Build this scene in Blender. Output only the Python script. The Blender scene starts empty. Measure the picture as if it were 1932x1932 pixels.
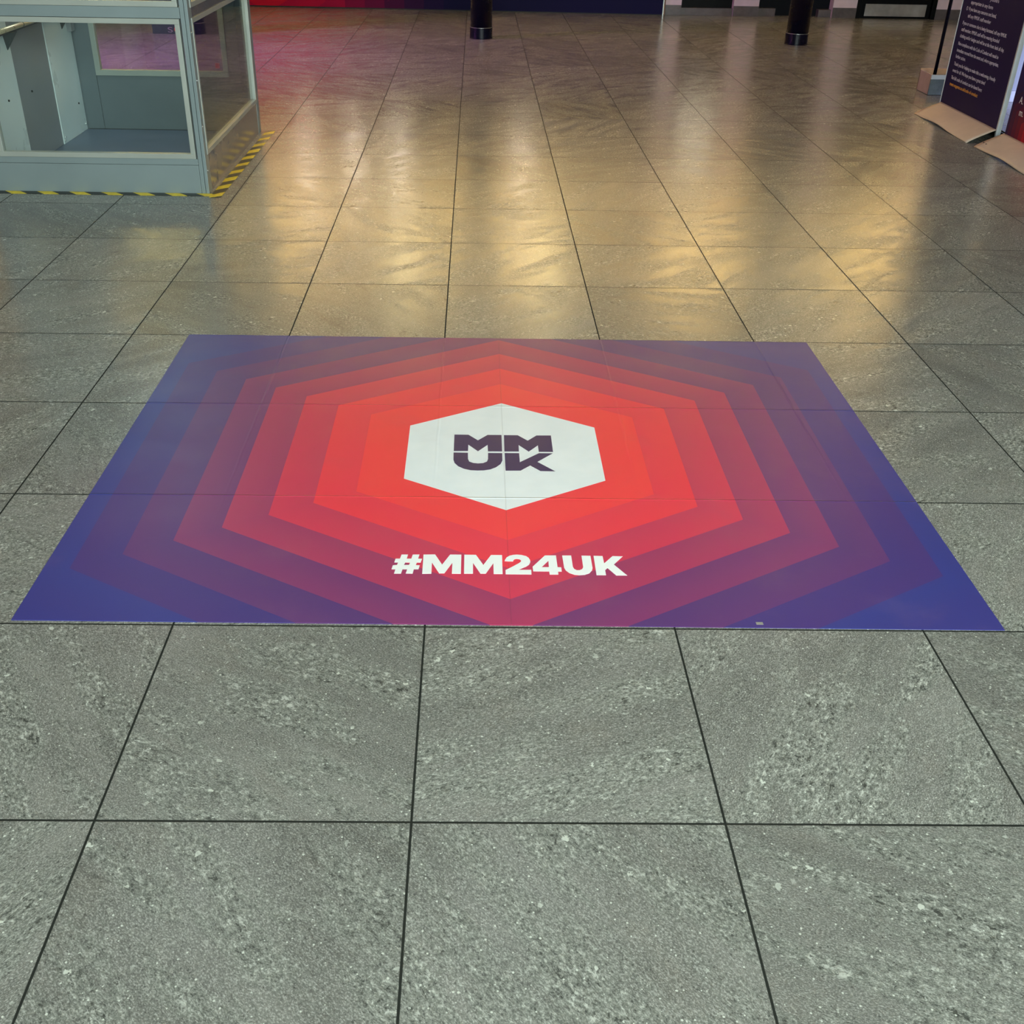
import bpy, bmesh, math, random
from mathutils import Vector, Matrix
R_ = math.radians
scene = bpy.context.scene
COL = scene.collection
random.seed(4)

# ---------------------------------------------------------------- camera
cam_data = bpy.data.cameras.new('camera')
cam = bpy.data.objects.new('camera', cam_data)
COL.objects.link(cam)
cam.location = (0.107156, -1.387762, 1.554297)
cam.rotation_euler = (1.0249728, -0.0159664, -0.0071467)
cam_data.sensor_width = 36.0
cam_data.sensor_fit = 'HORIZONTAL'
cam_data.lens = 36.78
cam_data.shift_x = 0.02552
cam_data.shift_y = -0.00826
cam_data.clip_start = 0.05
scene.camera = cam

# ---------------------------------------------------------------- world, big lights, exposure
world = bpy.data.worlds.new('world')
scene.world = world
world.use_nodes = True
world.node_tree.nodes['Background'].inputs[0].default_value = (0.88, 0.97, 0.93, 1)
world.node_tree.nodes['Background'].inputs[1].default_value = 0.35
vs = scene.view_settings
vs.view_transform = 'Standard'
vs.look = 'None'
vs.gamma = 1
vs.use_curve_mapping = False
vs.exposure = 0.0


def area(name, loc, target, sx, sy, power, color, spread=180):
    l = bpy.data.lights.new(name, 'AREA')
    l.shape = 'RECTANGLE'
    l.size, l.size_y = sx, sy
    l.energy = power
    l.color = color
    l.spread = R_(spread)
    o = bpy.data.objects.new(name, l)
    COL.objects.link(o)
    o.location = loc
    o.rotation_euler = (Vector(target) - Vector(loc)).to_track_quat('-Z', 'Y').to_euler()
    return o


# added cool fill light for assumed daylight from behind the viewer; no entrance modelled
area('assumed_daylight_fill', (1.8, -5.2, 2.9), (-0.1, 1.8, 0.0), 7.0, 2.0, 825, (0.855, 1.0, 0.95))
# assumed coloured event wash lights, out of view
area('assumed_magenta_wash', (-7.5, 7.2, 3.0), (-3.4, 8.9, 0.0), 0.7, 0.7, 74, (0.78, 0.24, 0.84), 50)
area('assumed_blue_wash', (5.5, 6.0, 2.0), (5.0, 7.5, 0.1), 0.4, 0.4, 6.5, (0.34, 0.40, 1.0), 42)

# ---------------------------------------------------------------- helpers


def lin(c):
    def f(v):
        v = v / 255.0
        return v / 12.92 if v <= 0.04045 else ((v + 0.055) / 1.055) ** 2.4
    return (f(c[0]), f(c[1]), f(c[2]), 1.0)


class NT:
    """small helper around a material node tree"""

    def __init__(self, name):
        self.m = bpy.data.materials.new(name)
        self.m.use_nodes = True
        self.t = self.m.node_tree
        self.n = self.t.nodes
        self.bsdf = self.n['Principled BSDF']
        self.out = self.n['Material Output']

    def new(self, kind, **kw):
        nd = self.n.new(kind)
        for k, v in kw.items():
            setattr(nd, k, v)
        return nd

    def put(self, sock, v):
        if v is None:
            return
        if isinstance(v, bpy.types.NodeSocket):
            self.t.links.new(v, sock)
        else:
            sock.default_value = v

    def math(self, op, a, b=None, c=None, clamp=False):
        nd = self.new('ShaderNodeMath', operation=op)
        nd.use_clamp = clamp
        self.put(nd.inputs[0], a)
        self.put(nd.inputs[1], b)
        self.put(nd.inputs[2], c)
        return nd.outputs[0]

    def vmath(self, op, a, b=None, scale=None):
        nd = self.new('ShaderNodeVectorMath', operation=op)
        self.put(nd.inputs[0], a)
        if b is not None:
            self.put(nd.inputs[1], b)
        if scale is not None:
            self.put(nd.inputs['Scale'], scale)
        return nd.outputs['Value'] if op in ('LENGTH', 'DOT_PRODUCT', 'DISTANCE') else nd.outputs[0]

    def noise(self, vec, scale, detail=3, rough=0.5, dist=0.0, out='Fac'):
        nd = self.new('ShaderNodeTexNoise')
        self.put(nd.inputs['Vector'], vec)
        nd.inputs['Scale'].default_value = scale
        nd.inputs['Detail'].default_value = detail
        nd.inputs['Roughness'].default_value = rough
        nd.inputs['Distortion'].default_value = dist
        return nd.outputs[out]

    def ramp(self, fac, stops, interp='LINEAR'):
        nd = self.new('ShaderNodeValToRGB')
        cr = nd.color_ramp
        cr.interpolation = interp
        while len(cr.elements) < len(stops):
            cr.elements.new(0.5)
        for e, (p, c) in zip(cr.elements, stops):
            e.position = p
            e.color = c if len(c) == 4 else (*c, 1)
        self.put(nd.inputs[0], fac)
        return nd.outputs[0]

    def mix(self, fac, a, b, blend='MIX'):
        nd = self.new('ShaderNodeMix', data_type='RGBA', blend_type=blend)
        nd.clamp_factor = True
        self.put(nd.inputs[0], fac)
        self.put(nd.inputs[6], a)
        self.put(nd.inputs[7], b)
        return nd.outputs[2]

    def smooth(self, v, lo, hi, a=0.0, b=1.0):
        nd = self.new('ShaderNodeMapRange')
        nd.interpolation_type = 'SMOOTHSTEP'
        self.put(nd.inputs[0], v)
        nd.inputs[1].default_value = lo
        nd.inputs[2].default_value = hi
        nd.inputs[3].default_value = a
        nd.inputs[4].default_value = b
        return nd.outputs[0]

    def coords(self):
        return self.new('ShaderNodeTexCoord').outputs['Object']

    def world_pos(self):
        return self.new('ShaderNodeNewGeometry').outputs['Position']

    def xyz(self, v):
        nd = self.new('ShaderNodeSeparateXYZ')
        self.put(nd.inputs[0], v)
        return nd.outputs

    def comb(self, x=0.0, y=0.0, z=0.0):
        nd = self.new('ShaderNodeCombineXYZ')
        self.put(nd.inputs[0], x)
        self.put(nd.inputs[1], y)
        self.put(nd.inputs[2], z)
        return nd.outputs[0]

    def bump(self, h, strength, dist):
        nd = self.new('ShaderNodeBump')
        nd.inputs['Strength'].default_value = strength
        nd.inputs['Distance'].default_value = dist
        self.put(nd.inputs['Height'], h)
        self.put(self.bsdf.inputs['Normal'], nd.outputs[0])
        return nd.outputs[0]


def plain(name, rgb, rough=0.5, metal=0.0, vary=0.06, spec=0.5, scale=9.0, bump=0.0):
    """a surface colour with faint wear in it"""
    t = NT(name)
    c = lin(rgb)
    co = t.coords()
    n = t.noise(co, scale, 5, 0.6)
    dark = tuple(v * (1 - vary * 2) for v in c[:3])
    light = tuple(min(1, v * (1 + vary * 2)) for v in c[:3])
    t.put(t.bsdf.inputs['Base Color'], t.ramp(n, [(0.3, dark), (0.7, light)]))
    t.put(t.bsdf.inputs['Roughness'], t.smooth(n, 0.2, 0.8, max(0, rough - 0.05), min(1, rough + 0.05)))
    t.bsdf.inputs['Metallic'].default_value = metal
    t.bsdf.inputs['Specular IOR Level'].default_value = spec
    if bump:
        t.bump(t.noise(co, 120, 3), bump, 0.001)
    return t.m


def emit(name, color, strength):
    t = NT(name)
    t.bsdf.inputs['Base Color'].default_value = (0.9, 0.9, 0.9, 1)
    t.bsdf.inputs['Emission Color'].default_value = (*color, 1)
    t.bsdf.inputs['Emission Strength'].default_value = strength
    return t.m


def link(name, bm, mat, parent=None, smooth=False):
    me = bpy.data.meshes.new(name)
    bm.normal_update()
    bm.to_mesh(me)
    bm.free()
    if mat:
        me.materials.append(mat)
    if smooth:
        for p in me.polygons:
            p.use_smooth = True
    o = bpy.data.objects.new(name, me)
    COL.objects.link(o)
    if parent is not None:
        o.parent = parent
    return o


def tag(o, label=None, cat=None, group=None, kind=None):
    if label:
        o['label'] = label
    if cat:
        o['category'] = cat
    if group:
        o['group'] = group
    if kind:
        o['kind'] = kind
    return o


def thing(name, label, cat, loc=(0, 0, 0), rz=0.0, group=None):
    o = bpy.data.objects.new(name, None)
    o.empty_display_size = 0.1
    COL.objects.link(o)
    o.location = loc
    o.rotation_euler = (0, 0, rz)
    return tag(o, label, cat, group)


def box(bm, x0, x1, y0, y1, z0, z1, bevel=0.0):
    vs_ = [bm.verts.new(p) for p in ((x0, y0, z0), (x1, y0, z0), (x1, y1, z0), (x0, y1, z0),
                                     (x0, y0, z1), (x1, y0, z1), (x1, y1, z1), (x0, y1, z1))]
    fs = [bm.faces.new([vs_[i] for i in f]) for f in
          ((3, 2, 1, 0), (4, 5, 6, 7), (0, 1, 5, 4), (1, 2, 6, 5), (2, 3, 7, 6), (3, 0, 4, 7))]
    if bevel:
        es = list({e for f in fs for e in f.edges})
        bmesh.ops.bevel(bm, geom=es, offset=bevel, segments=2, affect='EDGES', profile=0.6)


def mkbox(name, dims, mat, parent=None, bevel=0.0):
    bm = bmesh.new()
    box(bm, *dims, bevel)
    return link(name, bm, mat, parent)


def structure(name, dims, mat, bevel=0.0):
    return tag(mkbox(name, dims, mat, None, bevel), kind='structure')


def poly_prism(bm, outer, z0, z1, holes=()):
    """flat outline (with holes) in x,y given thickness in z"""
    edges, loops = [], []
    for loop in [outer, *holes]:
        v = [bm.verts.new((x, y, z0)) for x, y in loop]
        loops.append(v)
        for i in range(len(v)):
            edges.append(bm.edges.new((v[i], v[(i + 1) % len(v)])))
    r = bmesh.ops.triangle_fill(bm, use_beauty=True, use_dissolve=False, edges=edges)
    faces = [g for g in r['geom'] if isinstance(g, bmesh.types.BMFace)]
    ex = bmesh.ops.extrude_face_region(bm, geom=faces)
    nv = [g for g in ex['geom'] if isinstance(g, bmesh.types.BMVert)]
    bmesh.ops.translate(bm, verts=nv, vec=(0, 0, z1 - z0))
    bmesh.ops.recalc_face_normals(bm, faces=bm.faces[:])


def tube(bm, p0, p1, r, seg=16, cap=True):
    p0, p1 = Vector(p0), Vector(p1)
    d = (p1 - p0)
    q = d.to_track_quat('Z', 'Y').to_matrix()
    rings = []
    for p in (p0, p1):
        rings.append([bm.verts.new(p + q @ Vector((math.cos(2 * math.pi * i / seg) * r, math.sin(2 * math.pi * i / seg) * r, 0))) for i in range(seg)])
    for i in range(seg):
        bm.faces.new((rings[0][i], rings[0][(i + 1) % seg], rings[1][(i + 1) % seg], rings[1][i]))
    if cap:
        bm.faces.new(rings[0][::-1])
        bm.faces.new(rings[1])


def lathe(bm, prof, seg=48):
    rings = []
    for r, z in prof:
        rings.append([bm.verts.new((math.cos(2 * math.pi * i / seg) * r, math.sin(2 * math.pi * i / seg) * r, z)) for i in range(seg)])
    for a, b in zip(rings, rings[1:]):
        for i in range(seg):
            bm.faces.new((a[i], a[(i + 1) % seg], b[(i + 1) % seg], b[i]))
    bm.faces.new(rings[0][::-1])
    bm.faces.new(rings[-1])


def frame(bm, axis, a0, a1, z0, z1, b0, b1, w):
    """rectangular frame: in the plane along axis ('x' or 'y'), thickness b0..b1 across"""
    def bx(p0, p1, q0, q1):
        if axis == 'x':
            box(bm, p0, p1, b0, b1, q0, q1, 0.0015)
        else:
            box(bm, b0, b1, p0, p1, q0, q1, 0.0015)
    bx(a0, a1, z0, z0 + w)
    bx(a0, a1, z1 - w, z1)
    bx(a0, a0 + w, z0 + w, z1 - w)
    bx(a1 - w, a1, z0 + w, z1 - w)


def lettering(name, text, size, width, mat, parent, matrix):
    """a line of raised print: built-in font turned into a mesh, scaled to a given width"""
    cu = bpy.data.curves.new('type', 'FONT')
    cu.body = text
    cu.size = size
    cu.extrude = 0.0003
    tmp = bpy.data.objects.new('type', cu)
    COL.objects.link(tmp)
    dg = bpy.context.evaluated_depsgraph_get()
    me = bpy.data.meshes.new_from_object(tmp.evaluated_get(dg))
    bpy.data.objects.remove(tmp)
    xs = [v.co.x for v in me.vertices]
    x0, x1 = min(xs), max(xs)
    s = width / (x1 - x0) if width else 1.0
    for v in me.vertices:
        v.co = matrix @ Vector(((v.co.x - x0) * s, v.co.y, v.co.z))
    me.materials.clear()
    me.materials.append(mat)
    me.name = name
    o = bpy.data.objects.new(name, me)
    COL.objects.link(o)
    o.parent = parent
    return o
GLYPH = {
'hash':[(-0.0743,0.9041),(-0.0572,0.9044),(-0.0596,0.8851),(-0.0475,0.8853),(-0.0447,0.9046),(-0.0269,0.9049),(-0.0298,0.8856),(-0.0193,0.8852),(-0.0223,0.8676),(-0.0322,0.8675),(-0.0344,0.8559),(-0.0241,0.8552),(-0.0265,0.8371),(-0.0384,0.8369),(-0.0406,0.8173),(-0.0584,0.8176),(-0.0555,0.8366),(-0.0677,0.8364),(-0.0705,0.8169),(-0.0883,0.8166),(-0.0859,0.8361),(-0.0961,0.836),(-0.0938,0.854),(-0.0831,0.8557),(-0.0811,0.8673),(-0.0909,0.8671),(-0.0888,0.8846),(-0.0772,0.8848)],
'hash_hole':[(-0.0625,0.8676),(-0.0498,0.8672),(-0.052,0.8562),(-0.0651,0.8559)],
'm1':[(-0.0164,0.905),(0.0142,0.9061),(0.034,0.859),(0.0539,0.9062),(0.0835,0.9061),(0.0834,0.8184),(0.0603,0.8186),(0.0606,0.8681),(0.0408,0.8197),(0.0274,0.8195),(0.0073,0.8681),(0.0075,0.8178),(-0.016,0.8169)],
'm2':[(0.0914,0.9062),(0.1222,0.9058),(0.1415,0.8592),(0.162,0.9059),(0.191,0.9061),(0.1909,0.8192),(0.1678,0.8189),(0.1676,0.8678),(0.1475,0.82),(0.1337,0.8198),(0.1145,0.8681),(0.1145,0.8195),(0.0915,0.8191)],
'two':[(0.1971,0.8776),(0.199,0.8854),(0.2035,0.896),(0.2113,0.9037),(0.2208,0.9075),(0.2311,0.9089),(0.243,0.9072),(0.2548,0.902),(0.2612,0.8939),(0.2642,0.8849),(0.2646,0.8745),(0.2608,0.8625),(0.2528,0.8536),(0.2425,0.8461),(0.2322,0.8386),(0.2653,0.8391),(0.2652,0.8183),(0.1986,0.8184),(0.1987,0.8372),(0.2107,0.847),(0.2245,0.8596),(0.2349,0.8695),(0.2398,0.8756),(0.2407,0.8815),(0.2364,0.8875),(0.2296,0.8889),(0.2236,0.8873),(0.2204,0.8821),(0.2196,0.8767)],
'four':[(0.3044,0.9061),(0.3338,0.9066),(0.3346,0.8525),(0.3442,0.8515),(0.3441,0.8325),(0.3346,0.8324),(0.3345,0.8191),(0.3121,0.8187),(0.3117,0.8326),(0.2703,0.8325),(0.2696,0.8532)],
'four_hole':[(0.3124,0.8812),(0.3119,0.8521),(0.293,0.8518)],
'u':[(0.3502,0.9066),(0.3742,0.9069),(0.3747,0.854),(0.3773,0.8453),(0.3836,0.8395),(0.3911,0.8396),(0.3983,0.8447),(0.4015,0.853),(0.4015,0.9068),(0.4253,0.9063),(0.4256,0.8504),(0.4232,0.8387),(0.4149,0.8255),(0.4027,0.819),(0.3892,0.817),(0.3761,0.8186),(0.3633,0.8261),(0.355,0.8376),(0.3516,0.8493)],
'k':[(0.4335,0.9064),(0.4574,0.9056),(0.4581,0.8716),(0.4839,0.906),(0.5108,0.9049),(0.4829,0.8667),(0.5121,0.8175),(0.4837,0.8171),(0.4646,0.8502),(0.4574,0.8407),(0.4575,0.8181),(0.4329,0.818)],
'M1':[(0.0526,1.5912),(0.0976,1.5908),(0.1279,1.5534),(0.1586,1.5913),(0.2034,1.5918),(0.2032,1.4815),(0.159,1.481),(0.1582,1.5243),(0.1279,1.4812),(0.0974,1.5244),(0.0968,1.4819),(0.0524,1.4809)],
'M2':[(0.2111,1.591),(0.2553,1.5911),(0.2858,1.5546),(0.3155,1.591),(0.3618,1.5921),(0.3618,1.4818),(0.3173,1.4817),(0.3167,1.5246),(0.2862,1.4824),(0.256,1.5251),(0.2555,1.4822),(0.2101,1.4812)],
'U':[(0.0521,1.4711),(0.0966,1.4703),(0.0972,1.4299),(0.101,1.4142),(0.113,1.4055),(0.1278,1.4027),(0.1435,1.4052),(0.1555,1.4154),(0.1587,1.4313),(0.1593,1.4703),(0.2032,1.4703),(0.2027,1.4232),(0.1967,1.4006),(0.1823,1.3803),(0.1648,1.3667),(0.1454,1.3606),(0.1261,1.3593),(0.1046,1.361),(0.0851,1.3694),(0.0676,1.3845),(0.0565,1.4043),(0.0526,1.4244)],
'K':[(0.2107,1.471),(0.2557,1.471),(0.2559,1.4131),(0.3173,1.4724),(0.3601,1.4724),(0.3096,1.4165),(0.3611,1.359),(0.3165,1.3598),(0.2868,1.3936),(0.2563,1.3612),(0.211,1.3602)],
}

# ---------------------------------------------------------------- floor
TILE = 0.6


def stone_material():
    t = NT('grey_stone_tiles')
    P = t.world_pos()
    x, y, z = t.xyz(P)
    # tile cell
    cx = t.math('FLOOR', t.math('DIVIDE', x, TILE))
    cy = t.math('FLOOR', t.math('DIVIDE', y, TILE))
    cell = t.comb(cx, cy, 0.0)
    wn = t.new('ShaderNodeTexWhiteNoise')
    wn.noise_dimensions = '3D'
    t.put(wn.inputs['Vector'], cell)
    rnd, rcol = wn.outputs['Value'], wn.outputs['Color']
    # every tile shows another cut of the same stone: own shift and own bedding direction
    shift = t.vmath('SCALE', rcol, scale=37.0)
    loc = t.vmath('ADD', P, shift)
    rot = t.new('ShaderNodeVectorRotate', rotation_type='Z_AXIS')
    t.put(rot.inputs['Vector'], loc)
    rr = t.xyz(rcol)
    ang = t.math('ADD', t.math('MULTIPLY', t.math('SIGN', t.math('SUBTRACT', rr[0], 0.38)), 0.62), t.math('MULTIPLY', t.math('SUBTRACT', rr[1], 0.5), 0.7))
    t.put(rot.inputs['Angle'], t.math('MULTIPLY', ang, -1.0))
    rv = rot.outputs[0]
    str_v = t.vmath('MULTIPLY', rv, (1.0, 3.6, 1.0))
    str_v2 = t.vmath('MULTIPLY', rv, (1.0, 1.6, 1.0))
    cloud = t.noise(str_v, 2.2, 5, 0.55, 0.6)
    band = t.noise(str_v, 3.2, 6, 0.60, 0.35)
    fine = t.noise(str_v2, 90, 5, 0.80)
    grit = t.noise(str_v2, 230, 3, 0.80)
    coarse = t.noise(t.vmath('MULTIPLY', rv, (1.0, 1.5, 1.0)), 46, 6, 0.74, 0.4)
    blotch = t.noise(rv, 5, 5, 0.6, 0.3)
    base = t.ramp(cloud, [(0.34, lin((94, 94, 90))), (0.5, lin((119, 118, 114))), (0.66, lin((142, 141, 136)))])
    base = t.mix(t.smooth(blotch, 0.50, 0.72, 0, 0.5), base, lin((126, 118, 108)))
    zone = t.smooth(band, 0.43, 0.58)
    # fine grit everywhere, stronger in the bedded zones
    g = t.ramp(grit, [(0.38, lin((52, 54, 51))), (0.46, lin((114, 114, 109))), (0.54, lin((132, 132, 126))), (0.62, lin((216, 217, 211)))])
    base = t.mix(t.math('ADD', t.math('MULTIPLY', zone, 0.42), 0.48), base, g)
    f = t.ramp(fine, [(0.38, lin((62, 65, 62))), (0.47, lin((120, 123, 116))), (0.54, lin((132, 135, 128))), (0.63, lin((196, 199, 190)))])
    base = t.mix(t.math('ADD', t.math('MULTIPLY', zone, 0.52), 0.16), base, f)
    # pale crushed shell and dark inclusions that cluster inside the bedded zones
    z2 = t.smooth(band, 0.50, 0.62)
    base = t.mix(t.math('MULTIPLY', t.math('MULTIPLY', t.smooth(coarse, 0.565, 0.63), z2), 0.75), base, lin((204, 206, 198)))
    base = t.mix(t.math('MULTIPLY', t.math('MULTIPLY', t.smooth(coarse, 0.44, 0.38), z2), 0.85), base, lin((56, 58, 54)))
    # scattered pale chips, few and uneven in size
    vo = t.new('ShaderNodeTexVoronoi')
    t.put(vo.inputs['Vector'], t.vmath('ADD', rv, t.vmath('SCALE', t.noise(rv, 90, 3, out='Color'), scale=0.022)))
    vo.inputs['Scale'].default_value = 46
    vx = t.xyz(vo.outputs['Color'])
    size = t.math('MULTIPLY', vx[1], 0.26)
    chip = t.math('MULTIPLY', t.math('LESS_THAN', vo.outputs['Distance'], t.math('ADD', size, 0.05)), t.math('GREATER_THAN', vx[0], 0.90))
    base = t.mix(t.math('MULTIPLY', chip, t.math('ADD', t.math('MULTIPLY', zone, 0.6), 0.22)), base, lin((214, 218, 208)))
    vo2 = t.new('ShaderNodeTexVoronoi')
    t.put(vo2.inputs['Vector'], t.vmath('ADD', rv, (3.1, 7.7, 0.0)))
    vo2.inputs['Scale'].default_value = 170
    v2 = t.xyz(vo2.outputs['Color'])
    fleck = t.math('MULTIPLY', t.math('LESS_THAN', vo2.outputs['Distance'], t.math('MULTIPLY', v2[1], 0.4)), t.math('GREATER_THAN', v2[0], 0.93))
    base = t.mix(t.math('MULTIPLY', fleck, 0.75), base, lin((222, 226, 216)))
    dk = t.math('MULTIPLY', t.math('LESS_THAN', vo2.outputs['Distance'], t.math('MULTIPLY', v2[1], 0.45)), t.math('LESS_THAN', v2[0], 0.08))
    base = t.mix(t.math('MULTIPLY', dk, 0.6), base, lin((56, 58, 55)))
    # veins
    wv = t.noise(t.vmath('MULTIPLY', rv, (0.5, 2.2, 1.0)), 2.0, 6, 0.55, 0.5)
    vein = t.smooth(t.math('ABSOLUTE', t.math('SUBTRACT', wv, 0.56)), 0.0, 0.006, 1, 0)
    vein = t.math('MULTIPLY', vein, t.smooth(blotch, 0.5, 0.62))
    base = t.mix(t.math('MULTIPLY', vein, 0.5), base, lin((60, 62, 57)))
    # tile to tile tone
    hsv = t.new('ShaderNodeHueSaturation')
    t.put(hsv.inputs['Value'], t.smooth(rnd, 0, 1, 0.90, 1.10))
    t.put(hsv.inputs['Color'], base)
    base = hsv.outputs[0]
    # joints
    def edge(c):
        fr = t.math('FRACT', t.math('DIVIDE', c, TILE))
        d = t.math('MINIMUM', fr, t.math('SUBTRACT', 1.0, fr))
        return t.math('MULTIPLY', d, TILE)
    ex_, ey_ = edge(x), edge(y)
    d = t.math('MINIMUM', ex_, ey_)
    d = t.math('SUBTRACT', d, t.math('MULTIPLY', t.math('SUBTRACT', t.noise(P, 60, 3), 0.5), 0.0012))
    joint = t.smooth(d, 0.0019, 0.0032, 1, 0)
    base = t.mix(joint, base, lin((44, 46, 43)))
    t.put(t.bsdf.inputs['Base Color'], base)
    rough = t.math('ADD', 0.19, t.math('MULTIPLY', zone, 0.04))
    rough = t.math('ADD', rough, t.math('MULTIPLY', joint, 0.35))
    t.put(t.bsdf.inputs['Roughness'], rough)
    t.put(t.bsdf.inputs['Specular IOR Level'], t.math('MULTIPLY', t.math('SUBTRACT', 1.0, joint), 0.5))
    h = t.math('ADD', t.math('MULTIPLY', t.math('SUBTRACT', grit, 0.5), t.math('ADD', t.math('MULTIPLY', zone, 0.7), 0.5)), t.math('MULTIPLY', joint, -1.0))
    t.bump(h, 0.30, 0.0008)
    return t.m


bm = bmesh.new()
box(bm, -8.0, 9.0, -7.0, 13.6, -0.12, 0.0)
tag(link('floor', bm, stone_material()), kind='structure')

# ---------------------------------------------------------------- shell
m_plaster = plain('pinkish_plaster', (222, 200, 210), 0.7, vary=0.03)
m_cream = plain('cream_paint', (236, 222, 190), 0.75, vary=0.03)
m_ceiling = plain('ceiling_paint', (196, 190, 180), 0.8, vary=0.03)
m_skirt = plain('stone_skirting', (92, 84, 84), 0.35, vary=0.12, scale=14)
m_sidewall = plain('side_wall_paint', (120, 112, 118), 0.7, vary=0.03)
m_blackdoor = plain('black_door_paint', (6, 6, 8), 0.45, spec=0.12)
m_navydoor = plain('navy_door_paint', (8, 10, 20), 0.45, spec=0.12)
m_kick = plain('brushed_steel', (188, 184, 182), 0.32, metal=1.0, vary=0.1, scale=5)

CEIL = 4.0
structure('wall_back', (-8.0, 9.0, 13.6, 13.75, 0, CEIL), m_cream)
structure('wall_left', (-8.15, -8.0, -7.0, 13.75, 0, CEIL), m_sidewall)
structure('wall_right', (9.0, 9.15, -7.0, 13.75, 0, CEIL), m_sidewall)
structure('ceiling', (-8.15, 9.15, -7.0, 13.75, CEIL, CEIL + 0.12), m_ceiling)
W = 13.13
k = 1
# plaster piers between the door openings, with stone skirting
piers = [(2.50, 2.70), (3.36, 3.68), (4.62, 4.92), (5.93, 9.0)]
for x0, x1 in piers:
    structure('wall_back_pier_%d' % k if k > 1 else 'wall_back_pier', (x0, x1, W, 13.6, 0, 2.45), m_plaster)
    structure('baseboard_back_%d' % k if k > 1 else 'baseboard_back', (x0, x1, W - 0.012, W, 0, 0.118), m_skirt, 0.002)
    k += 1
structure('wall_back_upper', (2.50, 9.0, W, 13.6, 2.45, CEIL), m_cream)
# door 1: black panel over a stone upstand
d = tag(mkbox('door_1', (2.70, 3.36, W + 0.10, W + 0.15, 0.0, 2.45), m_blackdoor), kind='structure')
structure('trim_1', (2.70, 3.36, W + 0.03, W + 0.10, 0, 0.085), m_skirt, 0.002)
# door 2: navy double door in a recess
d = tag(mkbox('door_2', (3.68, 4.62, W + 0.16, W + 0.21, 0.0, 2.45), m_navydoor), kind='structure')
structure('trim_2', (3.68, 3.91, W + 0.05, W + 0.16, 0, 0.092), m_skirt, 0.002)
structure('trim_3', (4.46, 4.62, W + 0.05, W + 0.16, 0, 0.085), m_skirt, 0.002)
# door 3: black door with a steel kick plate
bm = bmesh.new()
box(bm, 4.985, 5.865, W + 0.02, W + 0.065, 0.006, 2.1, 0.003)
d3 = tag(link('door_3', bm, m_blackdoor), kind='structure')
bm = bmesh.new()
box(bm, 4.92, 4.975, W - 0.01, W + 0.12, 0, 2.2, 0.002)
box(bm, 5.875, 5.93, W - 0.01, W + 0.12, 0, 2.2, 0.002)
box(bm, 4.92, 5.93, W - 0.01, W + 0.12, 2.15, 2.45, 0.002)
link('door_frame', bm, m_blackdoor, d3)
kp = mkbox('kick_plate', (5.035, 5.81, W + 0.012, W + 0.02, 0.026, 0.166), m_kick, d3, 0.001)
kp['label'] = 'brushed steel kick plate'

# ---------------------------------------------------------------- assumed lamps of the hall, out of view
m_warm = emit('warm_strip_glow', (1.0, 0.72, 0.26), 10.0)
m_spotglow = emit('warm_spot_glow', (1.0, 0.86, 0.68), 150.0)
m_dimglow = emit('dim_spot_glow', (1.0, 0.88, 0.66), 62.0)
m_tube = emit('warm_tube_glow', (1.0, 0.78, 0.34), 34.0)
m_housing = plain('white_lamp_housing', (215, 214, 208), 0.5)
m_cool = emit('cool_panel_glow', (0.88, 1.0, 0.92), 4.0)


def strip(x0, x1, y, z, lab, group='assumed warm strip lights on the far wall'):
    t = thing('assumed_strip_light', lab, 'light', ((x0 + x1) / 2, y, z), 0, group)  # assumed fixture, out of view, placed for its reflection in the floor
    h = (x1 - x0) / 2
    mkbox('housing', (-h, h, 0.0, 0.06, -0.06, 0.06), m_housing, t, 0.004)
    mkbox('diffuser', (-h + 0.03, h - 0.03, -0.03, 0.0, -0.045, 0.045), m_warm, t, 0.004)
    return t


strip(-5.6, -2.2, 13.53, 3.15, 'assumed long warm strip light high above the crimson end of the hoarding')
strip(-0.7, 1.0, 13.53, 3.15, 'assumed long warm strip light high above the navy end of the hoarding')
strip(2.9, 5.9, 13.06, 3.62, 'assumed long warm strip light high above the row of doors')
# assumed lamps added to wash the upper far wall and the floor below it
for i, x in enumerate((-5.2, -2.4, 0.4, 3.2, 6.0)):
    a = area('assumed_far_lamp', (x, 11.4, 3.85), (x, 13.6, 3.0), 1.2, 0.25, 52, (1.0, 0.70, 0.27), 80)
for x, y in ((-3.0, 7.2), (0.6, 7.4), (3.2, 7.2)):  # assumed lamps, out of view, added to tint the far floor
    area('assumed_mid_lamp', (x, y, 3.9), (x, y + 0.3, 0), 0.5, 0.5, 14, (1.0, 0.50, 0.56))


def spot(x, y, z, label, glow=None):  # assumed lamp, out of view, placed for its glint on the floor
    t = thing('assumed_wall_lamp', label, 'light', (x, y, z), 0, 'assumed small bright lamps on the far wall')
    bm = bmesh.new()
    lathe(bm, [(0.03, -0.05), (0.05, -0.04), (0.05, 0.05), (0.03, 0.06)], 20)
    link('housing', bm, m_housing, t)
    mkbox('lens', (-0.03, 0.03, -0.065, -0.045, -0.04, 0.04), glow or m_spotglow, t)


for x, y, z, lab in (
        (-2.18, 13.45, 2.09, 'assumed small bright wall lamp, leftmost of the row above the hoarding'),
        (-1.54, 13.45, 2.09, 'assumed small bright wall lamp, second from the left above the hoarding'),
        (-0.92, 13.45, 2.09, 'assumed small bright wall lamp, third from the left above the hoarding'),
        (0.77, 13.45, 2.09, 'assumed small bright wall lamp, rightmost of the row above the hoarding'),
        (2.92, 13.16, 1.58, 'assumed small bright lamp on the black door panel, left of the two'),
        (3.16, 13.16, 1.66, 'assumed small bright lamp on the black door panel, right of the two')):
    spot(x, y, z, lab, m_dimglow if z < 2 else None)
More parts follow.
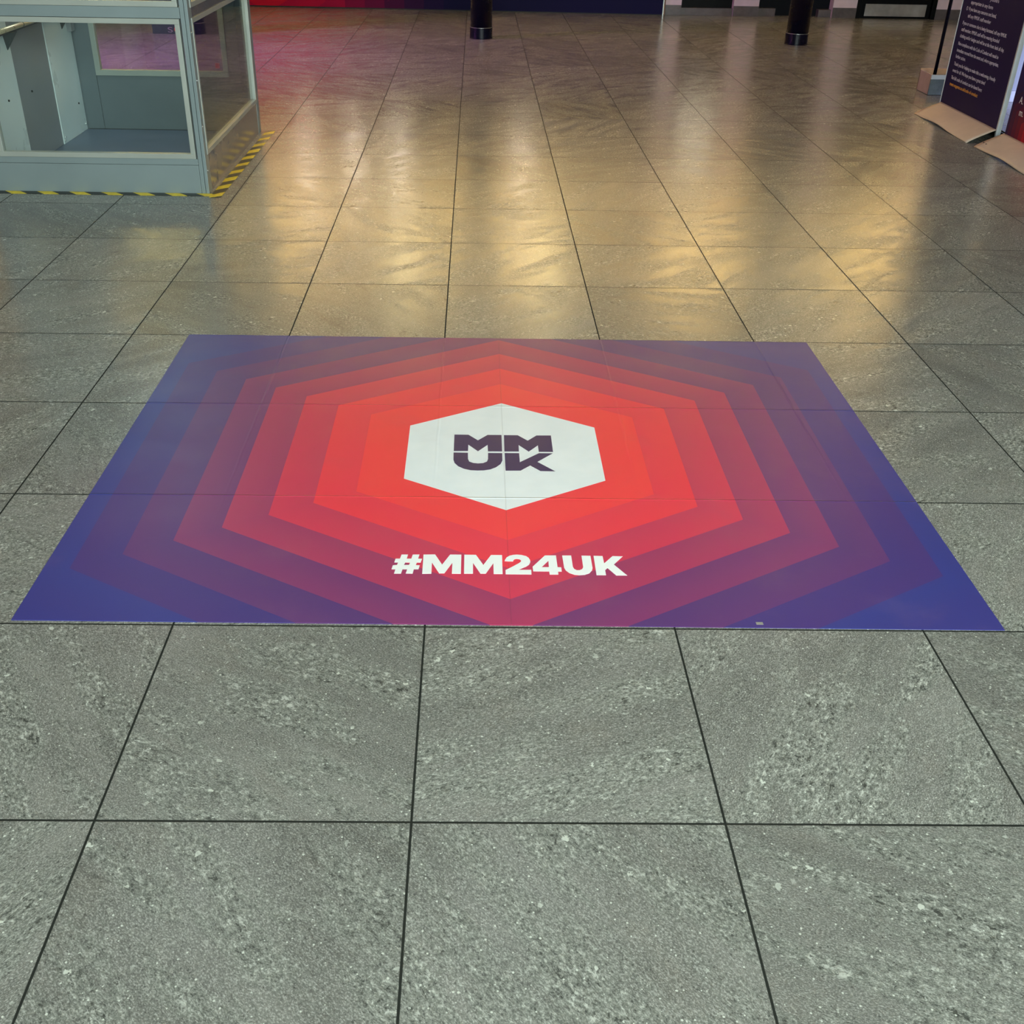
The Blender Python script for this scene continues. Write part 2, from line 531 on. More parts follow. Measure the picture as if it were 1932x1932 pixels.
# two assumed upright tube lamps high on the far wall, out of view
for x, lab in ((-0.89, 'assumed upright warm tube lamp high on the far wall, the left of two'), (1.17, 'assumed upright warm tube lamp high on the far wall, the right of two')):
    t = thing('assumed_tube_lamp', lab, 'light', (x, 13.5, 3.27), 0, 'assumed upright tube lamps on the far wall')
    mkbox('housing', (-0.06, 0.06, 0.03, 0.09, -0.02, 0.72), m_housing, t, 0.004)
    mkbox('diffuser', (-0.04, 0.04, -0.02, 0.03, 0.0, 0.70), m_tube, t, 0.006)

# assumed cool ceiling panels over the near zone, out of view
for x, y, lab in ((-1.6, 2.97, 'assumed square cool white ceiling panel above the far left corner of the floor mat'), (0.37, 2.86, 'assumed square cool white ceiling panel above the middle of the floor mat'), (0.4, -0.6, 'assumed square cool white ceiling panel above the viewer')):
    t = thing('assumed_ceiling_panel', lab, 'light', (x, y, CEIL), 0, 'assumed cool panel lights in the near ceiling')
    bm = bmesh.new()
    frame(bm, 'x', -0.32, 0.32, -0.3, 0.3, -0.02, 0.0, 0.02)
    for v in bm.verts:
        v.co = Vector((v.co.x, v.co.z, v.co.y))
    bmesh.ops.recalc_face_normals(bm, faces=bm.faces[:])
    link('frame', bm, m_housing, t)
    mkbox('diffuser', (-0.3, 0.3, -0.28, 0.28, -0.012, -0.004), m_cool, t)

# ---------------------------------------------------------------- printed floor mat
HX, HY = 0.2075, 1.479


def hexagon_rho(t, X, Y):
    """distance from the centre of a pointy-top hexagon, as its circumradius"""
    ax = t.math('ABSOLUTE', X)
    ay = t.math('ABSOLUTE', Y)
    s = t.math('ADD', t.math('MULTIPLY', ax, 0.5), t.math('MULTIPLY', ay, 0.8660254))
    return t.math('DIVIDE', t.math('MAXIMUM', ax, s), 0.8660254)


def mat_material():
    t = NT('printed_vinyl')
    P = t.world_pos()
    x, y, z = t.xyz(P)
    X = t.math('SUBTRACT', x, HX)
    Y = t.math('SUBTRACT', y, HY)
    rho = hexagon_rho(t, X, Y)
    n = t.math('DIVIDE', t.math('SUBTRACT', rho, 0.366), 0.1338)
    kf = t.math('MAXIMUM', t.math('FLOOR', n), 0.0)
    kf = t.math('MINIMUM', kf, 7.0)
    fr = t.math('SUBTRACT', n, kf, clamp=True)
    # each hexagon runs from a slightly darker inner edge to a lighter outer one
    tt = t.math('SUBTRACT', t.math('ADD', kf, 0.05), t.math('MULTIPLY', fr, 0.42))
    fac = t.math('DIVIDE', t.math('MAXIMUM', tt, 0.0), 7.0, clamp=True)
    cols = [(255, 60, 70), (240, 54, 80), (204, 54, 92), (162, 54, 102), (116, 54, 114), (86, 54, 120), (66, 54, 128), (54, 62, 140)]
    c = t.ramp(fac, [(i / 7, lin(k_)) for i, k_ in enumerate(cols)])
    white = t.smooth(rho, 0.3455, 0.3465, 1, 0)
    wn = t.noise(P, 9, 3)
    wcol = t.ramp(wn, [(0.3, lin((236, 244, 248))), (0.7, lin((244, 250, 253)))])
    c = t.mix(white, c, wcol)
    # join down the middle of the print and scuffs
    seam = t.smooth(t.math('ABSOLUTE', X), 0.0006, 0.0016, 1, 0)
    c = t.mix(t.math('MULTIPLY', seam, 0.16), c, lin((90, 60, 70)))
    mott = t.noise(P, 4, 5, 0.6)
    c = t.mix(t.smooth(mott, 0.5, 0.8, 0, 0.10), c, lin((170, 120, 130)))
    t.put(t.bsdf.inputs['Base Color'], c)
    t.put(t.bsdf.inputs['Roughness'], t.smooth(mott, 0.3, 0.7, 0.33, 0.40))
    t.bsdf.inputs['Specular IOR Level'].default_value = 0.5

    # the tile joints print through, with folds where the vinyl lifts
    def ridge(coord, step, w):
        f_ = t.math('FRACT', t.math('DIVIDE', coord, step))
        d_ = t.math('MULTIPLY', t.math('MINIMUM', f_, t.math('SUBTRACT', 1.0, f_)), step)
        return t.smooth(d_, 0.0, w, 1, 0)
    wob = t.math('MULTIPLY', t.math('SUBTRACT', t.noise(P, 5, 3), 0.5), 0.010)
    a = ridge(t.math('ADD', x, wob), TILE, 0.006)
    b = ridge(t.math('ADD', y, t.math('MULTIPLY', wob, 0.6)), TILE, 0.005)
    h = t.math('ADD', t.math('MULTIPLY', a, t.smooth(y, 0.9, 2.3, 0.0, 0.9)), t.math('MULTIPLY', b, 1.0))
    h = t.math('ADD', h, t.math('MULTIPLY', seam, 0.35))
    h = t.math('ADD', h, t.math('MULTIPLY', t.noise(P, 420, 2), 0.10))
    t.bump(h, 0.8, 0.0016)
    return t.m


m_vinyl = mat_material()
mat = thing('floor_mat', 'large printed floor mat of red to blue hexagons lying on the grey tiles', 'mat', (HX, 1.505, 0))
bm = bmesh.new()
poly_prism(bm, [(-0.988 - HX, 0.612 - 1.505), (1.400 - HX, 0.604 - 1.505), (1.402 - HX, 2.395 - 1.505), (-0.983 - HX, 2.400 - 1.505)], 0.0, 0.002)
link('printed_sheet', bm, m_vinyl, mat)
m_ink = plain('plum_ink', (54, 44, 92), 0.45, vary=0.03)
m_white = plain('white_ink', (250, 254, 254), 0.45, vary=0.01)
m_sticker = plain('grey_sticker', (150, 148, 140), 0.5)


def glyphs(names, holes=None):
    bm = bmesh.new()
    holes = holes or {}
    for n in names:
        sh = lambda pts: [(px - HX, py - 1.505) for px, py in pts]
        poly_prism(bm, sh(GLYPH[n]), 0.002, 0.0024, [sh(GLYPH[h]) for h in holes.get(n, [])])
    return bm


o = link('logo', glyphs(['M1', 'M2', 'U', 'K']), m_ink, mat)
o['label'] = 'dark plum MMUK logo letters in the white hexagon'
o = link('lettering', glyphs(['hash', 'm1', 'm2', 'two', 'four', 'u', 'k'], {'hash': ['hash_hole'], 'four': ['four_hole']}), m_white, mat)
o['label'] = 'bold white #MM24UK lettering'
o = mkbox('sticker', (0.8005 - HX, 0.8175 - HX, 0.6165 - 1.505, 0.6265 - 1.505, 0.002, 0.0024), m_sticker, mat)
o['label'] = 'small pale grey sticker on the near edge'

# ---------------------------------------------------------------- glazed platform lift
m_metal = plain('grey_green_metal', (134, 148, 151), 0.32, metal=0.2, vary=0.02, scale=3)
m_frame = plain('pale_aluminium', (172, 178, 172), 0.34, metal=0.3, vary=0.015, scale=4)
m_side = plain('satin_grey_metal', (132, 130, 134), 0.2, metal=0.35, vary=0.03, scale=3)
m_inner = plain('lift_inner_panel', (106, 117, 124), 0.35, metal=0.15, vary=0.04, scale=2)  # back panels darkened in colour for the weaker light on them
m_lift_white = plain('white_lift_panel', (225, 236, 240), 0.3, vary=0.03, scale=2)
m_lift_grey = plain('grey_lift_mast_panel', (140, 144, 150), 0.35, vary=0.05, scale=2)
m_lift_floor = plain('blue_grey_lino', (100, 114, 134), 0.4, vary=0.08, scale=5)
m_gap = plain('dark_joint', (22, 26, 28), 0.6)
m_brass = plain('brushed_brass_rail', (232, 212, 176), 0.3, metal=0.6, vary=0.05)
m_bracket = plain('black_bracket', (52, 60, 62), 0.4)
m_screw = plain('screw_head', (200, 204, 204), 0.3, metal=0.8)


def glass_material(name, tint, refl):
    t = NT(name)
    t.n.remove(t.bsdf)
    tr = t.new('ShaderNodeBsdfTransparent')
    tr.inputs[0].default_value = (*tint, 1)
    gl = t.new('ShaderNodeBsdfGlossy')
    gl.inputs['Roughness'].default_value = 0.02
    gl.inputs[0].default_value = (refl, refl, refl, 1)
    geo = t.new('ShaderNodeNewGeometry')
    dn = t.math('ABSOLUTE', t.vmath('DOT_PRODUCT', geo.outputs['Normal'], geo.outputs['Incoming']))
    fr = t.math('ADD', 0.04, t.math('MULTIPLY', t.math('POWER', t.math('SUBTRACT', 1.0, dn), 5.0), 0.96))
    mx = t.new('ShaderNodeMixShader')
    t.t.links.new(fr, mx.inputs[0])
    t.t.links.new(tr.outputs[0], mx.inputs[1])
    t.t.links.new(gl.outputs[0], mx.inputs[2])
    t.t.links.new(mx.outputs[0], t.out.inputs[0])
    return t.m


m_glass = glass_material('clear_glass', (0.93, 0.97, 0.95), 1.0)
m_glass_side = glass_material('smoked_glass', (0.74, 0.76, 0.70), 1.0)

XL, XR, YF, YB, HT = -2.56, -1.346, 4.425, 6.035, 2.06
lift = thing('platform_lift', 'glazed grey metal platform lift enclosure edged by black and yellow hazard tape', 'lift', (XL / 2 + XR / 2, YF / 2 + YB / 2, 0))
OX, OY = XL / 2 + XR / 2, YF / 2 + YB / 2


def lb(name, x0, x1, y0, y1, z0, z1, m, parent=None, bevel=0.0015):
    return mkbox(name, (x0 - OX, x1 - OX, y0 - OY, y1 - OY, z0, z1), m, parent or lift, bevel)


def lf(name, axis, a0, a1, z0, z1, b0, b1, w, m):
    bm = bmesh.new()
    if axis == 'x':
        frame(bm, 'x', a0 - OX, a1 - OX, z0, z1, b0 - OY, b1 - OY, w)
    else:
        frame(bm, 'y', a0 - OY, a1 - OY, z0, z1, b0 - OX, b1 - OX, w)
    return link(name, bm, m, lift)


# corner posts: each an L of two profiles with a groove between
for px0, px1, py0, py1 in ((XR - 0.041, XR, YF, YF + 0.075), (XR - 0.041, XR, YB - 0.075, YB), (XL, XL + 0.041, YF, YF + 0.075), (XL, XL + 0.041, YB - 0.075, YB)):
    bm = bmesh.new()
    mid = px0 + 0.022
    box(bm, px0 - OX, mid - 0.0012 - OX, py0 + 0.001 - OY, py1 - OY, 0, HT, 0.001)
    box(bm, mid + 0.0012 - OX, px1 - OX, py0 - OY, py1 - OY, 0, HT, 0.002)
    link('post', bm, m_metal, lift)
# front side
lb('base_panel', XL + 0.041, XR - 0.043, YF + 0.002, YF + 0.03, 0.0, 0.150, m_metal)
lb('lower_rail', XL + 0.041, XR - 0.043, YF + 0.0, YF + 0.04, 0.152, 0.184, m_metal)
wf = lf('window_frame', 'x', XL + 0.112, XR - 0.05, 0.185, 0.876, YF - 0.004, YF + 0.034, 0.025, m_frame)
lb('pane', XL + 0.137, XR - 0.075, YF + 0.014, YF + 0.020, 0.21, 0.851, m_glass, wf, 0)
lb('side_stile', XL + 0.041, XL + 0.110, YF, YF + 0.04, 0.184, HT - 0.06, m_metal)
lb('mid_rail', XL + 0.112, XR - 0.043, YF, YF + 0.04, 0.878, 0.930, m_metal)
wf = lf('window_frame', 'x', XL + 0.112, XR - 0.05, 0.931, HT - 0.075, YF - 0.004, YF + 0.034, 0.025, m_frame)
lb('pane', XL + 0.137, XR - 0.075, YF + 0.014, YF + 0.020, 0.956, HT - 0.10, m_glass, wf, 0)
lb('top_rail', XL + 0.041, XR - 0.043, YF, YF + 0.04, HT - 0.06, HT, m_metal)
# right side
lb('base_panel', XR - 0.03, XR - 0.002, YF + 0.076, YB - 0.076, 0.0, 0.196, m_side)
wf = lf('window_frame', 'y', YF + 0.052, YB - 0.076, 0.197, 0.875, XR - 0.034, XR + 0.004, 0.024, m_frame)
lb('pane', XR - 0.020, XR - 0.014, YF + 0.076, YB - 0.10, 0.221, 0.851, m_glass_side, wf, 0)
lb('mid_rail', XR - 0.04, XR - 0.001, YF + 0.076, YB - 0.076, 0.877, 0.922, m_side)
wf = lf('window_frame', 'y', YF + 0.052, YB - 0.076, 0.923, HT - 0.075, XR - 0.034, XR + 0.004, 0.024, m_frame)
lb('pane', XR - 0.020, XR - 0.014, YF + 0.076, YB - 0.10, 0.947, HT - 0.10, m_glass_side, wf, 0)
lb('top_rail', XR - 0.04, XR - 0.001, YF + 0.076, YB - 0.076, HT - 0.06, HT, m_metal)
# back side
lb('base_panel', XL + 0.041, -2.388, YB - 0.05, YB - 0.02, 0.0, 0.86, m_inner)
lb('base_panel', -2.386, XR - 0.09, YB - 0.048, YB - 0.02, 0.006, 0.346, m_inner)
lb('base_panel', XR - 0.088, XR - 0.043, YB - 0.05, YB - 0.02, 0.0, 0.86, m_inner)
wf = lf('window_frame', 'x', -2.386, -1.515, 0.348, 0.880, YB - 0.058, YB - 0.015, 0.034, m_frame)
pn = lb('pane', -2.352, -1.549, YB - 0.038, YB - 0.032, 0.382, 0.846, m_glass, wf, 0)
lb('side_stile', -1.513, XR - 0.09, YB - 0.048, YB - 0.02, 0.348, 0.86, m_inner)
m_red = plain('red_notice', (190, 40, 40), 0.5)
o = lb('sticker', -1.60, -1.572, YB - 0.041, YB - 0.0385, 0.40, 0.432, m_red, wf, 0)
o['label'] = 'small red notice stuck to the glass'
lb('mid_rail', XL + 0.041, XR - 0.043, YB - 0.05, YB - 0.01, 0.882, 0.95, m_metal)
wf = lf('window_frame', 'x', -2.386, -1.515, 0.952, HT - 0.075, YB - 0.058, YB - 0.015, 0.034, m_frame)
lb('pane', -2.352, -1.549, YB - 0.038, YB - 0.032, 0.986, HT - 0.11, m_glass, wf, 0)
lb('top_rail', XL + 0.041, XR - 0.043, YB - 0.05, YB - 0.01, HT - 0.06, HT, m_metal)
# floor and mast wall on the left
lb('lift_floor', XL + 0.05, XR - 0.045, YF + 0.045, YB - 0.058, 0.0, 0.008, m_lift_floor, None, 0.001)
lb('floor_joint', XL + 0.07, XR - 0.045, YB - 0.058, YB - 0.05, 0.0, 0.010, m_gap, None, 0)
o = lb('mast_panel', XL + 0.042, -2.5, YF + 0.045, 4.972, 0.009, HT - 0.07, m_lift_white)
o['label'] = 'white panel at the front of the inner wall'
o = lb('mast_panel', XL + 0.042, -2.503, 4.976, 5.508, 0.009, HT - 0.07, m_lift_grey)
o['label'] = 'mid grey panel of the inner wall'
o = lb('mast_panel', XL + 0.042, -2.499, 5.512, 5.975, 0.009, HT - 0.07, m_lift_white)
o['label'] = 'white panel at the back of the inner wall'
for sy, sz in ((5.53, 0.03), (5.548, 0.045), (5.955, 0.045), (4.80, 0.40), (5.15, 0.39), (5.88, 0.19)):
    bm = bmesh.new()
    tube(bm, (-2.5 - OX, sy - OY, sz), (-2.494 - OX, sy - OY, sz), 0.006, 12)
    link('screw', bm, m_screw if sz < 0.1 else m_gap, lift)
for sy, sz in ((0.0, 0.12), (0, 0.35), (0, 0.58), (0, 0.81)):
    bm = bmesh.new()
    tube(bm, (XR - OX - 0.002, YF + 0.02 - OY, sz), (XR + 0.003 - OX, YF + 0.02 - OY, sz), 0.004, 12)
    link('screw', bm, m_screw, lift)
# lift roof, with an added fill light that brightens the inner panels
lb('roof', XL + 0.041, XR - 0.041, YF + 0.04, YB - 0.05, HT - 0.03, HT, m_metal)
lb('roof_fill_light', -2.2, -1.7, 5.0, 5.5, HT - 0.045, HT - 0.031, emit('lift_fill_glow', (0.85, 0.97, 1.0), 9.0))
# hand rail with wedge brackets
bm = bmesh.new()
tube(bm, (-2.435 - OX, 4.55 - OY, 0.765), (-2.435 - OX, 5.93 - OY, 0.765), 0.013, 20)
rail = link('handrail', bm, m_brass, lift, True)
rail['label'] = 'brushed brass handrail'
bm = bmesh.new()
tube(bm, (-2.435 - OX, 5.03 - OY, 0.765), (-2.435 - OX, 5.036 - OY, 0.765), 0.0145, 20)
link('rail_joint', bm, m_bracket, rail, True)
lb('rail_backing', -2.5, -2.458, 4.55, 5.93, 0.735, 0.757, m_bracket, rail)
for by in (4.93, 5.82):
    bm = bmesh.new()
    v = [bm.verts.new((px - OX, by + dy - OY, pz)) for dy in (-0.035, 0.035) for px, pz in ((-2.5, 0.738), (-2.44, 0.738), (-2.5, 0.645))]
    # plate that narrows downwards along the wall
    v[2].co.y = v[5].co.y = by - 0.005 - OY
    v[5].co.x += 0.004
    for f in ((0, 1, 2), (5, 4, 3), (0, 3, 4, 1), (1, 4, 5, 2), (2, 5, 3, 0)):
        bm.faces.new([v[i] for i in f])
    bmesh.ops.recalc_face_normals(bm, faces=bm.faces[:])
    link('bracket', bm, m_bracket, rail)
lb('control_box', -2.499, -2.47, 5.905, 5.97, 0.62, 0.86, m_lift_grey)


# ---------------------------------------------------------------- hazard tape
def tape_material():
    t = NT('black_and_yellow_tape')
    x, y, z = t.xyz(t.coords())
    # local x runs along the tape
    s = t.math('ADD', x, t.math('MULTIPLY', y, 1.05))
    f_ = t.math('FRACT', t.math('DIVIDE', s, 0.174))
    yel = t.math('MULTIPLY', t.smooth(f_, 0.0, 0.012), t.smooth(f_, 0.47, 0.485, 1, 0))
    n = t.noise(t.coords(), 40, 4)
    c = t.mix(yel, lin((30, 33, 30)), t.ramp(n, [(0.3, lin((226, 196, 20))), (0.7, lin((250, 226, 40)))]))
    t.put(t.bsdf.inputs['Base Color'], c)
    t.bsdf.inputs['Roughness'].default_value = 0.38
    t.bump(t.noise(t.vmath('MULTIPLY', t.coords(), (12, 60, 1)), 1.5, 3), 0.5, 0.002)
    return t.m


m_tape = tape_material()


def tape(label, loc, rz, length, width, amp):
    bm = bmesh.new()
    nx, ny = max(8, int(length / 0.02)), 3
    rnd = random.Random(int(length * 100))
    grid = []
    for i in range(nx + 1):
        xx = length * i / nx
        e0 = amp * 0.4 * math.sin(i * 1.3)
        row = []
        for j in range(ny + 1):
            yy = -width / 2 + width * j / ny + (e0 if j in (0, ny) else 0) * 0.3
            zz = 0.0012 + amp * (0.5 + 0.5 * math.sin(i * 0.55 + j)) * (0.5 if j in (0, ny) else 1)
            if i in (0, nx):
                xx_ = xx + rnd.uniform(-0.006, 0.006)
            else:
                xx_ = xx
            row.append(bm.verts.new((xx_, yy, zz)))
        grid.append(row)
    for i in range(nx):
        for j in range(ny):
            bm.faces.new((grid[i][j], grid[i + 1][j], grid[i + 1][j + 1], grid[i][j + 1]))
    ex = bmesh.ops.extrude_face_region(bm, geom=bm.faces[:])
    bmesh.ops.translate(bm, verts=[g for g in ex['geom'] if isinstance(g, bmesh.types.BMVert)], vec=(0, 0, -0.0008))
    bmesh.ops.recalc_face_normals(bm, faces=bm.faces[:])
    o = link('hazard_tape', bm, m_tape)
    o.location = loc
    o.rotation_euler = (0, 0, rz)
    return tag(o, label, 'tape', 'hazard tape around the lift')


tape('black and yellow hazard tape along the front of the glazed lift', (-2.61, 4.396, 0), 0, 1.30, 0.052, 0.001)
tape('black and yellow hazard tape running back along the right side of the lift', (-1.300, 4.345, 0), math.pi / 2 - 0.012, 1.70, 0.062, 0.003)


# ---------------------------------------------------------------- columns
m_black = plain('gloss_black_paint', (7, 8, 26), 0.25, vary=0.02, spec=0.22)  # black paint with the blue of its reflections put into the colour
m_ring = plain('pale_metal_ring', (150, 152, 150), 0.3, metal=0.7)
c1 = thing('column', 'round gloss black column standing in front of the dark blue hoarding', 'column', (0.167, 10.765, 0))
bm = bmesh.new()
lathe(bm, [(0.115, 0.112), (0.115, CEIL)], 56)
link('shaft', bm, m_black, c1, True)
bm = bmesh.new()
lathe(bm, [(0.1225, 0.0), (0.1225, 0.006), (0.120, 0.008), (0.120, 0.105), (0.117, 0.108)], 56)
link('base_sleeve', bm, m_black, c1)
bm = bmesh.new()
lathe(bm, [(0.1185, 0.107), (0.1185, 0.111)], 56)
link('base_ring', bm, m_ring, c1)
for pos, lab in (((3.53, 10.70, 0), 'round gloss black column standing in front of the navy door and white piers'),):
    r = c1.copy()
    COL.objects.link(r)
    r.location = pos
    r['label'] = lab
    for ch in list(c1.children):
        c = ch.copy()
        COL.objects.link(c)
        c.parent = r


# ---------------------------------------------------------------- printed hoarding on the far wall
def hoarding_material():
    t = NT('printed_hoarding')
    x, y, z = t.xyz(t.world_pos())
    rho = hexagon_rho(t, t.math('ADD', x, 2.55), t.math('SUBTRACT', z, 0.5))
    n = t.math('DIVIDE', t.math('SUBTRACT', rho, 0.28), 0.29)
    kf = t.math('MAXIMUM', t.math('FLOOR', n), 0.0)
    fac = t.math('DIVIDE', kf, 8.0, clamp=True)
    cols = [(206, 12, 44), (184, 4, 54), (164, 2, 56), (130, 2, 56), (104, 3, 56), (74, 5, 54), (48, 7, 54), (30, 9, 58), (14, 7, 56)]
    c = t.ramp(t.math('ADD', fac, 0.01), [(i / 8, lin(k_)) for i, k_ in enumerate(cols)])
    t.put(t.bsdf.inputs['Base Color'], c)
    t.bsdf.inputs['Roughness'].default_value = 0.6
    t.bsdf.inputs['Specular IOR Level'].default_value = 0.15
    return t.m


bm = bmesh.new()
hx0, hy0, hx1, hy1 = -6.4, 13.53, 2.462, 13.09
hl = math.hypot(hx1 - hx0, hy1 - hy0)
box(bm, 0, hl, 0, 0.045, 0.012, 2.0, 0.001)
hb = thing('exhibition_hoarding', 'long printed hoarding fading from crimson to navy against the far wall', 'hoarding', (hx0, hy0, 0), math.atan2(hy1 - hy0, hx1 - hx0))
link('printed_panel', bm, hoarding_material(), hb)
o = mkbox('edge_trim', (hl, hl + 0.012, -0.004, 0.05, 0.0, 2.0), m_ring, hb)
mkbox('skid', (0, hl, 0.006, 0.04, 0.0, 0.012), m_gap, hb)

# ---------------------------------------------------------------- navy banner board seen through the lift glass
m_navyboard = plain('navy_board', (22, 5, 54), 0.5, vary=0.03, spec=0.15)
nb = thing('banner_board', 'navy upright board with a white S and red mark behind the lift glass', 'banner', (-2.93, 10.69, 0))
mkbox('panel', (-0.38, 0.38, 0, 0.03, 0.0, 1.9), m_navyboard, nb, 0.002)
m_soft = plain('soft_grey_ink', (130, 112, 130), 0.5)
m_redink = plain('orange_red_ink', (228, 60, 40), 0.5)
M = Matrix(((1, 0, 0, -0.215), (0, 0, -1, -0.0008), (0, 1, 0, 0.015), (0, 0, 0, 1)))
lettering('lettering', 'S', 0.075, 0.05, m_soft, nb, M)
bm = bmesh.new()
tube(bm, (-0.115, -0.001, 0.045), (-0.115, -0.0002, 0.045), 0.032, 20)
o = link('emblem', bm, m_redink, nb)
o['label'] = 'round orange red mark'


# ---------------------------------------------------------------- roller style banners on bent foot plates
def gradient_banner():
    t = NT('navy_to_crimson_print')
    x, y, z = t.xyz(t.coords())
    rho = hexagon_rho(t, y, t.math('SUBTRACT', z, 0.0))
    n = t.math('DIVIDE', rho, 0.06)
    fl = t.math('FLOOR', n)
    f_ = t.math('SUBTRACT', n, fl)
    tt = t.math('SUBTRACT', fl, t.math('MULTIPLY', f_, 0.5))
    c = t.ramp(t.math('DIVIDE', tt, 10.0, clamp=True), [(0.0, lin((214, 20, 44))), (0.35, lin((176, 14, 44))), (0.55, lin((112, 10, 48))), (0.85, lin((48, 12, 66))), (1.0, lin((32, 12, 82)))])
    t.put(t.bsdf.inputs['Base Color'], c)
    t.bsdf.inputs['Roughness'].default_value = 0.5
    t.bsdf.inputs['Specular IOR Level'].default_value = 0.2
    return t.m


m_navy = plain('navy_print', (20, 8, 70), 0.5, spec=0.15, vary=0.05, scale=1.2)
m_crimson = gradient_banner()
m_card = plain('bare_fibreboard', (200, 182, 164), 0.6, vary=0.03, scale=12)
m_card_shade = plain('fibreboard_in_shade', (60, 54, 46), 0.7)  # same fibreboard as the front, darkened to stand for shade
m_silver = plain('satin_aluminium', (214, 220, 226), 0.35, metal=0.3)
m_lilac = plain('pale_lilac_print', (214, 208, 232), 0.5)
m_amber = plain('amber_print', (242, 168, 62), 0.5)
m_soft_white = plain('white_print', (235, 232, 240), 0.5)


def foot_plate(front_dy, mat_top, root, width, y_hi, marks=False):
    """bent sheet: rises from the floor at the front to the panel, bowed along its front edge"""
    bm = bmesh.new()
    nu, nv = 24, 10
    top = []
    for i in range(nu + 1):
        u = i / nu
        row = []
        for j in range(nv + 1):
            v = j / nv      # 0 front edge, 1 at the panel
            bow = math.sin(math.pi * u) ** 2
            lift_ = 0.014 * math.exp(-((u - 0.42) / 0.22) ** 2)
            xx = -0.205 * (1 - v)
            yy = y_hi - width * u + front_dy * (1 - v)
            zz = 0.004 + 0.078 * (v ** 0.85) + lift_ * (1 - v)
            row.append(bm.verts.new((xx, yy, zz)))
        top.append(row)
    for i in range(nu):
        for j in range(nv):
            bm.faces.new((top[i][j], top[i][j + 1], top[i + 1][j + 1], top[i + 1][j]))
    ex = bmesh.ops.extrude_face_region(bm, geom=bm.faces[:])
    bmesh.ops.translate(bm, verts=[g for g in ex['geom'] if isinstance(g, bmesh.types.BMVert)], vec=(0, 0, -0.004))
    bmesh.ops.recalc_face_normals(bm, faces=bm.faces[:])
    o = link('foot_plate', bm, mat_top, root, True)
    o['label'] = 'bare beige bent foot plate'
    if marks:
        for my in (-0.055, -0.095):
            bm = bmesh.new()
            tube(bm, (-0.150, y_hi + my, 0.030), (-0.150, y_hi + my, 0.033), 0.005, 10)
            link('screw_hole', bm, m_gap, o)
    # rear half of the foot, mirrored behind the panel, shade put into its colour
    bm = bmesh.new()
    v = [bm.verts.new(p) for p in ((0.034, y_hi, 0.080), (0.034, y_hi - width, 0.080), (0.20, y_hi - width, 0.004), (0.20, y_hi, 0.004))]
    bm.faces.new(v)
    ex = bmesh.ops.extrude_face_region(bm, geom=bm.faces[:])
    bmesh.ops.translate(bm, verts=[g for g in ex['geom'] if isinstance(g, bmesh.types.BMVert)], vec=(0, 0, -0.003))
    bmesh.ops.recalc_face_normals(bm, faces=bm.faces[:])
    o = link('foot_plate', bm, m_card_shade, root)
    o['label'] = 'rear foot plate with shade put into its dark colour'


b1 = thing('banner_stand', 'navy code of conduct banner on a bare beige foot, left of the crimson banner', 'banner', (3.675, 6.535, 0), 0, 'banner stands on beige feet')
mkbox('panel', (0.0, 0.026, -0.505, 0.505, 0.078, 2.0), m_navy, b1, 0.001)
mkbox('frame_edge', (-0.003, 0.028, -0.523, -0.506, 0.035, 2.0), m_silver, b1, 0.001)
mkbox('frame_edge', (-0.003, 0.028, 0.506, 0.512, 0.06, 2.0), m_silver, b1, 0.001)
foot_plate(-0.045, m_card, b1, 1.0, 0.49)
rows = [
    ('y/others', 0.834, 0.065, 0.14, 0),
    ('appropriate in any form', 0.787, 0.365, 0.37, 0),
    ('If you have any concerns not listed,', 0.742, 0.372, 0.46, 0),
    ('tell any MMUK staff member', 0.697, 0.368, 0.395, 0),
    ('If you or someone else is being harassed, tell any MMUK', 0.645, 0.426, 0.737, 0),
    ('staff member. MMUK staff will be wearing branded', 0.601, 0.422, 0.645, 0),
    ('clothing and/or badges and will be at the front desk all day.', 0.558, 0.421, 0.75, 0),
    ('Non-compliance with the Code of Conduct will result in', 0.506, 0.421, 0.69, 0),
    ('immediate removal from the event and, where appropriate,', 0.461, 0.419, 0.72, 0),
    ('further action.', 0.419, 0.416, 0.18, 0),
    ('Thank you for helping to make this a welcoming, friendly', 0.368, 0.415, 0.725, 0),
    ('event for all. We hope you have a great time!', 0.323, 0.413, 0.58, 0),
    ('The full code of conduct can be found here:', 0.273, 0.41, 0.555, 0),
    ('meet-magento.co.uk/code-of-conduct', 0.228, 0.407, 0.505, 1),
]
for s, zz, y_left, w, amber in rows:
    M = Matrix(((0, 0, -1, -0.0006), (-1, 0, 0, y_left), (0, 1, 0, zz - 0.011), (0, 0, 0, 1)))
    o = lettering('lettering', s, 0.034, w, m_amber if amber else m_lilac, b1, M)
    if amber:
        o['label'] = 'amber web address line'
M = Matrix(((0, 0, -1, -0.0006), (-1, 0, 0, 0.418), (0, 1, 0, 0.742 - 0.013), (0, 0, 0, 1)))
lettering('bullet', 'O', 0.036, 0.022, m_lilac, b1, M)

